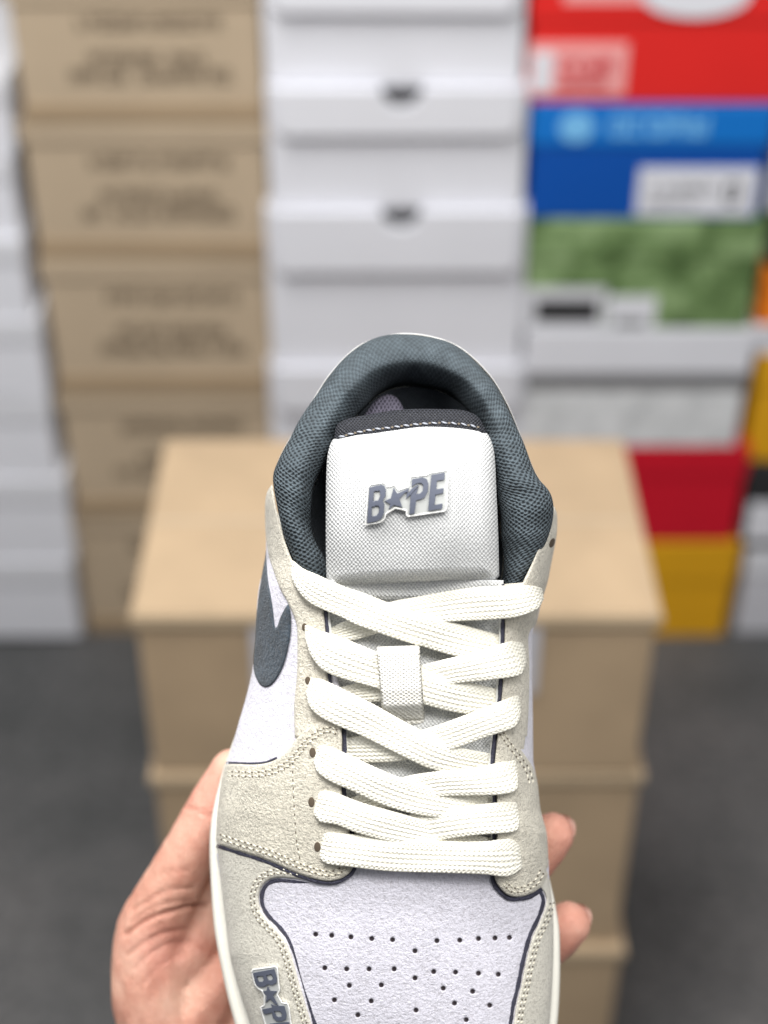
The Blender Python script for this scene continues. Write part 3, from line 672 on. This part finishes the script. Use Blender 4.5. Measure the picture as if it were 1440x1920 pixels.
relief('tongue_base', tlow, M['tongue'], tongue, dfn=Hl, thick=.0003, edge=3, step=5, skirt=.004)
# lettering badges
def dens(p, st=1.6):
    o = []
    for a_, b_ in zip(p, np.roll(p, -1, 0)):
        k = max(1, int(round(np.linalg.norm(b_-a_)/st)))
        for i in range(k): o.append(a_+(b_-a_)*i/k)
    return np.array(o)
def badge(pts_back, letters, f, dfn, lift, parent):
    bk = np.array([f(*p) for p in pts_back]); bk = dens(bk, 2.)
    g = lambda u, v: dfn(u, v)-lift
    o = relief('logo_badge', bk, M['pale'], parent, dfn=g, thick=.0012, edge=.8, step=3, sink=.0014)
    strand('badge_rim', [tuple(x) for x in bk], M['rim'], o, dfn=g, w=1.9, h=.0004, lift=.00115, step=4, seg=5, closed=True)
    for ol, hs in letters:
        p_ = dens(np.array([f(*p) for p in ol])); cu = [dens(np.array([f(*p) for p in h_])) for h_ in hs]
        g2 = lambda u, v: dfn(u, v)-lift-.0012
        relief('letter', p_, M['slate'], o, dfn=g2, thick=.0007, edge=.5, step=2.4, sink=.0005, cut=cu, smooth=False)
    return o
f1 = lambda x, y: (670+x/7.579, 860+y/7.579)
B1 = [(135, 920), (170, 410), (250, 388), (340, 370), (385, 385), (408, 440), (403, 530), (362, 602), (386, 650), (380, 770), (350, 845), (280, 890)]
badge([(118, 942), (155, 400), (185, 372), (370, 342), (410, 368), (422, 402), (485, 392), (512, 372), (545, 392), (580, 450), (730, 400), (745, 280), (765, 255), (990, 235), (1030, 205), (1262, 168), (1288, 190), (1268, 700), (1242, 745), (720, 822), (700, 800), (700, 742), (640, 722), (540, 702), (440, 762), (400, 790), (385, 860), (320, 905)],
      [(B1, [[(240, 475), (310, 460), (318, 520), (300, 583), (235, 600)], [(215, 690), (290, 675), (307, 700), (295, 770), (270, 803), (210, 815)]]),
       ([(440, 730), (465, 650), (385, 600), (475, 560), (515, 405), (568, 495), (735, 420), (722, 478), (682, 482), (598, 575), (645, 695), (520, 660)], []),
       ([(705, 488), (742, 470), (762, 432), (852, 375), (882, 376), (790, 478), (690, 578)], []),
       ([(735, 795), (758, 510), (850, 420), (872, 398), (842, 500), (890, 493), (925, 460), (936, 385), (912, 347), (850, 350), (768, 405), (776, 290), (930, 265), (990, 290), (1012, 350), (1005, 460), (960, 550), (900, 580), (842, 590), (812, 780)], []),
       ([(1003, 745), (1050, 230), (1245, 195), (1240, 300), (1135, 315), (1125, 435), (1228, 415), (1222, 490), (1115, 515), (1100, 655), (1212, 635), (1205, 715)], [])],
      f1, lambda u, v: Ht(u, v)-puff(np.asarray(u, float), np.asarray(v, float)), .0088, tongue)
f2 = lambda x, y: (450+x/7.2, 1790+y/7.2)
badge([(158, 238), (175, 205), (480, 163), (502, 190), (518, 390), (532, 480), (500, 540), (560, 652), (640, 665), (660, 730), (680, 900), (720, 1100), (745, 1280), (460, 1300), (400, 1100), (340, 940), (300, 800), (278, 715), (328, 690), (330, 560), (298, 490), (240, 455), (200, 400)],
      [([(170, 245), (465, 190), (500, 310), (497, 378), (435, 415), (372, 402), (330, 435), (260, 440), (220, 415), (195, 350)], [[(235, 305), (300, 295), (315, 340), (300, 362), (255, 360)], [(360, 285), (415, 275), (438, 320), (425, 338), (385, 340)]]),
       ([(375, 415), (407, 485), (505, 490), (447, 550), (520, 685), (470, 672), (402, 600), (345, 650), (355, 560), (303, 490), (355, 485)], []),
       ([(290, 738), (430, 710), (412, 662), (470, 685), (600, 690), (632, 800), (625, 870), (570, 900), (490, 902), (440, 850), (430, 785), (325, 810)], [[(470, 772), (520, 765), (562, 800), (555, 832), (520, 837), (490, 820)]]),
       ([(400, 930), (660, 905), (715, 1110), (655, 1120), (630, 1000), (575, 1005), (600, 1125), (545, 1130), (520, 1010), (470, 1015), (500, 1130), (450, 1140)], [])],
      f2, Hd, .0015, mud)

# ---- laces: flat woven bands, each drawn by its two edges
def lace(top, bot, dz, start_dive=(.002, 26), end_dive=None, name='lace'):
    n = 130
    def even(pts):
        c = cr(pts, 2); s = np.concatenate([[0], np.cumsum(np.linalg.norm(np.diff(c, axis=0), axis=1))]); x = np.linspace(0, s[-1], n)
        return np.stack([np.interp(x, s, c[:, 0]), np.interp(x, s, c[:, 1])], 1)
    T, Bq = even(top), even(bot); m_ = (T+Bq)/2; al = np.concatenate([[0], np.cumsum(np.linalg.norm(np.diff(m_, axis=0), axis=1))])
    V = []; Fc = []; UV = []; K1 = 44
    for i in range(n):
        z = I_(m_[i, 0], dz)/1000.; W = np.linalg.norm(T[i]-Bq[i])
        dv = 0; sq = 1.
        if al[i] < start_dive[1]: f = 1-al[i]/start_dive[1]; dv += start_dive[0]*(1-math.sqrt(max(0, 1-f*f))); sq = 1-.16*f**3
        if end_dive:
            q = al[-1]-al[i]
            if q < end_dive[1]: f = 1-q/end_dive[1]; dv += end_dive[0]*(1-math.sqrt(max(0, 1-f*f))); sq = 1-.16*f**3
        base = float(Hd(m_[i, 0], m_[i, 1])) - z + dv
        for k in range(2*K1):
            if k <= K1: x = -1+2*k/K1; s_ = 1
            else: x = 1-2*(k-K1)/K1; s_ = -1
            th = (.00056+.00006*math.sin(al[i]*.03+len(top)))*(1-abs(x)**7)**.5
            rid = 0
            if s_ > 0: rid = .00017*math.cos(2*math.pi*(x-.12)/.30)*(1/(1+math.exp(-(x+.42)/.05)))*(1/(1+math.exp((x-.80)/.05)))
            wob = 1+.010*math.sin(al[i]*.7+x*2)
            q = m_[i]+(Bq[i]-T[i])/2*x*wob*sq
            # the band follows the rounded last a little across the shoe
            V.append(PL(q[0], q[1], base-s_*th-rid + .00035*math.sin(al[i]*.03+x*1.5+len(bot)) + .00022*x*math.sin(al[i]*.021+2)))
            UV.append(((al[i]+x*W*.10)/1000., (x*W/2)/1000.))
    N = 2*K1
    for i in range(n-1):
        for k in range(N): a_ = i*N+k; b_ = i*N+(k+1) % N; Fc.append((a_, b_, b_+N, a_+N))
    Fc.append(tuple(range(N-1, -1, -1))); Fc.append(tuple((n-1)*N+k for k in range(N)))
    bm_ = link(name, V, Fc, M['lace'], shoe, uvs=UV); return bm_
DA = [(540, 2.6), (575, 3.3), (640, 3.4), (700, 3.5), (755, 3.3), (820, 2.0), (870, .5), (915, -1.6), (950, -2.4)]
DB = [(610, -2.4), (640, -1.7), (690, -.4), (750, .9), (810, 1.8), (860, 3.0), (930, 3.7), (975, 3.6), (1020, 2.6)]
lace([(730, 1572), (602, 1559)][::-1][:1]+[(660, 1564), (730, 1571), (830, 1577), (910, 1577), (955, 1572), (976, 1582)], [(598, 1612), (612, 1620), (650, 1625), (730, 1634), (830, 1637), (910, 1640), (950, 1644), (980, 1632)],
     [(590, 3.4), (650, 3.9), (800, 4.2), (930, 4.3), (985, 3.8)], end_dive=(.002, 26))
A_ = [([(547, 1047), (567, 1065), (594, 1077), (627, 1092), (652, 1102), (681, 1111), (729, 1130), (800, 1153), (870, 1172), (948, 1193)], [(544, 1081), (558, 1107), (581, 1131), (612, 1146), (641, 1158), (666, 1171), (720, 1190), (790, 1212), (860, 1232), (948, 1245)]),
      ([(570, 1169), (600, 1182), (630, 1191), (680, 1211), (735, 1234), (790, 1255), (860, 1275), (925, 1290), (950, 1296)], [(572, 1200), (582, 1228), (603, 1255), (640, 1272), (700, 1289), (750, 1305), (795, 1321), (860, 1337), (950, 1345)]),
      ([(583, 1268), (605, 1274), (632, 1286), (700, 1320), (780, 1364), (860, 1400), (910, 1411), (945, 1418)], [(572, 1302), (582, 1328), (602, 1346), (630, 1360), (680, 1381), (740, 1411), (805, 1441), (860, 1452), (945, 1462)]),
      ([(594, 1395), (620, 1401), (650, 1413), (730, 1450), (805, 1475), (860, 1487), (940, 1495)], [(586, 1430), (596, 1449), (620, 1466), (660, 1483), (710, 1506), (770, 1525), (840, 1535), (940, 1540)]),
      ([(594, 1482), (622, 1484), (680, 1505), (755, 1526), (830, 1547), (915, 1570), (945, 1577)], [(586, 1527), (600, 1541), (632, 1547), (670, 1562), (730, 1578), (805, 1590), (880, 1600), (945, 1607)])]
for k_, (a_, b_) in enumerate(A_): lace(a_, b_, [(u_+(12 if k_ in (1, 2) else 0), z_) for u_, z_ in DA] if k_ else DA)
B_ = [([(1016, 1100), (1000, 1098), (955, 1098), (880, 1102), (780, 1119), (730, 1129), (680, 1150), (630, 1172), (612, 1182)], [(1020, 1125), (1008, 1142), (970, 1157), (920, 1162), (845, 1166), (780, 1172), (730, 1181), (670, 1199), (620, 1206)]),
      ([(982, 1194), (930, 1210), (880, 1225), (805, 1243), (730, 1262), (660, 1283), (618, 1292)], [(988, 1247), (975, 1266), (920, 1275), (855, 1282), (790, 1298), (710, 1316), (660, 1316), (618, 1314)]),
      ([(973, 1300), (925, 1320), (855, 1347), (795, 1367), (730, 1376), (655, 1382), (622, 1388)], [(978, 1342), (968, 1361), (950, 1370), (910, 1383), (860, 1401), (810, 1416), (740, 1428), (680, 1430), (628, 1426)]),
      ([(968, 1421), (930, 1431), (880, 1440), (820, 1446), (760, 1456), (690, 1485), (640, 1501)], [(973, 1462), (968, 1482), (940, 1490), (880, 1492), (830, 1494), (770, 1506), (705, 1523), (645, 1524)]),
      ([(970, 1501), (905, 1507), (830, 1515), (770, 1526), (690, 1546), (650, 1556)], [(976, 1542), (970, 1557), (950, 1562), (905, 1565), (855, 1571), (780, 1582), (655, 1586)])]
for k_, (a_, b_) in enumerate(B_): lace(a_, b_, DB if k_ else DB[:6]+[(930, 4.2), (960, 5.2), (985, 7.0), (1020, 9.5)])
# ---- tongue loop
V = []; Fc = []; UV = []; n1, n2 = 40, 14
for i in range(n1):
    f = i/(n1-1); v_ = 1211+f*(1350-1211); z = I_(f, [(0, 1.0), (.03, 4.2), (.08, 5.4), (.3, 5.5), (.6, 5.2), (.8, 3.8), (.93, -.6), (1, -2.4)])/1000
    uc_ = 746+f*11; hw = 40.5-f*1.0
    for s_ in (1, -1):
        for k in range(n2+1):
            x = (-1+2*k/n2)*s_; q = (uc_+x*hw, v_+x*(-1.5)); th = .0006*(1-abs(x)**8)**.5
            V.append(PL(q[0], q[1], dtop(v_)-z-s_*th)); UV.append((q[0]/1000, q[1]/1000))
N = 2*(n2+1)
for i in range(n1-1):
    for k in range(N): a_ = i*N+k; b_ = i*N+(k+1) % N; Fc.append((a_, b_, b_+N, a_+N))
Fc.append(tuple(range(N-1, -1, -1))); Fc.append(tuple((n1-1)*N+k for k in range(N)))
loop = link('lace_loop', V, Fc, M['loop'], tongue, uvs=UV)
tab = poly([(741, 1336), (795, 1333)], [(797, 1357), (748, 1361)]); relief('loop_tab', tab, M['loop'], tongue, dfn=Hl, thick=.0012, edge=2, step=4)
stitches('stitching', [[(742, 1343), (765, 1342), (794, 1340)]], M['thread'], tongue, dfn=Hl, ln=7, gap=4, lift=.0018, w=1.6)

# ------------------------------------------------------------------ the hand
t = NT('skin'); co = t.coord(); n = t.noise(co, 60, 4, .6); n2 = t.noise(co, 1500, 3, .6, (1, 1, 1)); n3 = t.noise(co, 420, 3, .6, (1, .3, 1))
vo = t.n('TexVoronoi', feature='DISTANCE_TO_EDGE'); t.l(co, vo.inputs['Vector']); vo.inputs['Scale'].default_value = 1100
a = t.ramp(n, [(.3, srgb(202, 140, 120)), (.5, srgb(217, 163, 142)), (.7, srgb(226, 182, 160))])
cr_ = t.n('Attribute'); cr_.attribute_name = 'crease'
a = t.mix(t.math('MULTIPLY', cr_.outputs['Fac'], .6), a, srgb(150, 84, 66))
rd_ = t.n('Attribute'); rd_.attribute_name = 'blush'
a = t.mix(t.math('MULTIPLY', rd_.outputs['Fac'], .5), a, srgb(232, 146, 132))
h = t.math('ADD', t.math('MULTIPLY', t.math('MINIMUM', vo.outputs[0], .25), 1.4), t.math('ADD', t.math('MULTIPLY', n3, .9), t.math('MULTIPLY', n2, .3)))
skin = t.fin(a, .36, t.bump(h, .8, .0006), Subsurface_Weight=.08, Subsurface_Scale=.004)
t.b.inputs['Subsurface Radius'].default_value = (1, .35, .2)
ch = {'thumb': [(330, 1990, .565, 19), (285, 1850, .560, 16.5), (284, 1745, .557, 14.2), (325, 1660, .5515, 11.8), (372, 1572, .5475, 10.6), (405, 1505, .546, 10.0), (436, 1445, .5455, 8.4)],
      'heel': [(320, 2160, .570, 22), (300, 2000, .566, 19), (300, 1880, .562, 16)],
      'index': [(690, 1850, .565, 12.5), (860, 1740, .562, 10.6), (960, 1645, .556, 9.8), (1020, 1585, .5475, 9.6), (1036, 1564, .5455, 8.2)],
      'middle': [(700, 1980, .567, 12.5), (880, 1870, .564, 10.8), (990, 1790, .557, 10), (1052, 1745, .5485, 9.6), (1066, 1732, .5465, 8.4)],
      'ring': [(690, 2090, .567, 12), (860, 2010, .565, 10.4), (960, 1950, .558, 9.6), (1000, 1925, .550, 9)],
      'pinky': [(650, 2200, .567, 11), (800, 2140, .565, 9), (880, 2100, .559, 8.2), (930, 2070, .552, 7.6)],
      'web': [(330, 1800, .563, 12), (460, 1790, .564, 12), (600, 1830, .565, 12), (690, 1850, .565, 12.5)],
      'fill': [(300, 1760, .561, 14), (350, 1800, .562, 14), (400, 1700, .561, 12), (420, 1600, .560, 10)], 'fill2': [(330, 1960, .565, 18), (400, 1850, .563, 15), (470, 1780, .563, 13)], 'fill3': [(380, 2150, .57, 20), (450, 2000, .567, 17), (500, 1850, .565, 14)],
      'p1': [(320, 2100, .571, 20), (500, 2000, .569, 15), (690, 1880, .566, 13)],
      'p2': [(380, 2200, .573, 21), (560, 2080, .571, 16), (700, 1985, .568, 13)],
      'p3': [(430, 2300, .575, 21), (580, 2180, .572, 17), (690, 2090, .568, 13)],
      'p4': [(480, 2330, .575, 19), (580, 2250, .572, 17), (650, 2200, .568, 12)],
      'arm1': [(350, 2200, .574, 20), (330, 2400, .58, 20), (300, 2700, .60, 26), (280, 3100, .62, 32)],
      'arm2': [(500, 2300, .576, 18), (440, 2430, .581, 19), (430, 2700, .60, 26), (440, 3100, .62, 32)]}
hand_base = np.array(P(380., 2420., .58))
bm = bmesh.new()
for nm, pts in ch.items():
    pp = [np.array(list(P(float(u_), float(v_), d_)-hand_base)+[r_/1000]) for u_, v_, d_, r_ in pts]
    c = []
    for a0, a1 in zip(pp[:-1], pp[1:]):
        L = np.linalg.norm((a1-a0)[:3]); k = max(2, int(L/.0022))
        for i in range(k): c.append(a0+(a1-a0)*i/k)
    c.append(pp[-1])
    c = np.array(c)
    for _ in range(8):
        c[1:-1] = .5*c[1:-1]+.25*(c[:-2]+c[2:])
    for q in c: bmesh.ops.create_icosphere(bm, subdivisions=2, radius=q[3], matrix=Matrix.Translation(q[:3]))
me = bpy.data.meshes.new('hand_raw'); bm.to_mesh(me); bm.free()
tmp = bpy.data.objects.new('hand_raw', me); C.objects.link(tmp)
m_ = tmp.modifiers.new('r', 'REMESH'); m_.mode = 'VOXEL'; m_.voxel_size = .0011; m_.use_smooth_shade = True
m2 = tmp.modifiers.new('s', 'SMOOTH'); m2.factor = .5; m2.iterations = 14
dg = bpy.context.evaluated_depsgraph_get(); hm = bpy.data.meshes.new_from_object(tmp.evaluated_get(dg)); hm.name = 'hand'
bpy.data.objects.remove(tmp)
hand = bpy.data.objects.new('hand', hm); C.objects.link(hand); hm.materials.clear(); hm.materials.append(skin)
hand.matrix_world = CM @ Matrix.Translation(Vector(hand_base))
tag(hand, 'bare left hand gripping the sole of the sneaker from below', 'hand')
nv = len(hm.vertices); co = np.empty(nv*3); hm.vertices.foreach_get('co', co); co = co.reshape(-1, 3); no = np.empty(nv*3); hm.vertices.foreach_get('normal', no); no = no.reshape(-1, 3)
cc = co+hand_base; uu = 720+cc[:, 0]/-cc[:, 2]*F; vv = 960-cc[:, 1]/-cc[:, 2]*F; P2 = np.stack([uu, vv], 1)
cre = [([(236, 1752), (262, 1732), (290, 1718), (326, 1708), (352, 1700), (385, 1697)], 1.0, 4), ([(240, 1790), (270, 1767), (305, 1750), (345, 1742)], .55, 3.5), ([(248, 1705), (275, 1690), (310, 1670), (360, 1665)], .5, 3.5),
       ([(244, 1730), (280, 1705), (320, 1692), (360, 1688)], .4, 3), ([(350, 1515), (372, 1520), (395, 1532)], .5, 3.5), ([(252, 1815), (280, 1790), (315, 1770), (355, 1765)], .35, 3), ([(300, 1640), (320, 1634), (350, 1634)], .3, 3),
       ([(262, 1850), (300, 1810), (340, 1790)], .22, 4)]
cval = np.zeros(nv); front = no[:, 2] > -.2; near = (uu < 520) & (vv < 2000) & (vv > 1380)
for pts, s_, w_ in cre:
    c = cr(pts, 4); idx = np.where(front & near)[0]; dd = seg_dist(P2[idx], c, False); cval[idx] = np.maximum(cval[idx], s_*np.exp(-(dd/w_)**2))
lump = .00009*(np.sin(co[:, 0]*420+1)*np.sin(co[:, 1]*310)+.6*np.sin(co[:, 0]*900+co[:, 1]*500))
co2 = co-no*(cval*.0011+lump)[:, None]
hm.vertices.foreach_set('co', co2.ravel()); hm.update()
at = hm.attributes.new('crease', 'FLOAT', 'POINT'); at.data.foreach_set('value', cval.astype(np.float32))
bl_ = np.clip(.45*np.exp(-((uu-1070)/45.)**2)+.8*np.exp(-((uu-300)/60.)**2-((vv-1780)/50.)**2)+.6*np.exp(-((uu-400)/60.)**2-((vv-1500)/80.)**2), 0, 1)
at = hm.attributes.new('blush', 'FLOAT', 'POINT'); at.data.foreach_set('value', bl_.astype(np.float32))
hm.polygons.foreach_set('use_smooth', [True]*len(hm.polygons))
# fingernails on the far side of the two visible fingertips
def nail(c, nrm, along, w_, l_):
    nrm = np.array(nrm, float); nrm /= np.linalg.norm(nrm); al_ = np.array(along, float); al_ -= nrm*(al_@nrm); al_ /= np.linalg.norm(al_); sd = np.cross(nrm, al_)
    V = []; Fc = []
    for i in range(9):
        for j in range(7):
            a_ = -1+2*j/6; b_ = -1+2*i/8; ww = w_*(1-.25*max(0, b_)**3); 
            V.append(c+al_*l_*b_*(1-.12*a_*a_)+sd*ww*a_ - nrm*(.0028*a_*a_+.0006*b_*b_)+nrm*.0004)
    for i in range(8):
        for j in range(6): a_ = i*7+j; Fc.append((a_, a_+1, a_+8, a_+7))
    return V, Fc
nm_ = plain('nail', srgb(240, 208, 194), .3)
for (u_, v_, d_, r_) in ((1036, 1564, .5455, .0086), (1066, 1732, .5465, .0088)):
    c = np.array(P(float(u_), float(v_), d_))-hand_base; nr_ = np.array([.50, .05, -.86]); nr_ /= np.linalg.norm(nr_)
    V, Fc = nail(c+nr_*(r_-.0004), nr_, (.35, .4, .75), .0052, .006); link('fingernail', V, Fc, nm_, hand)
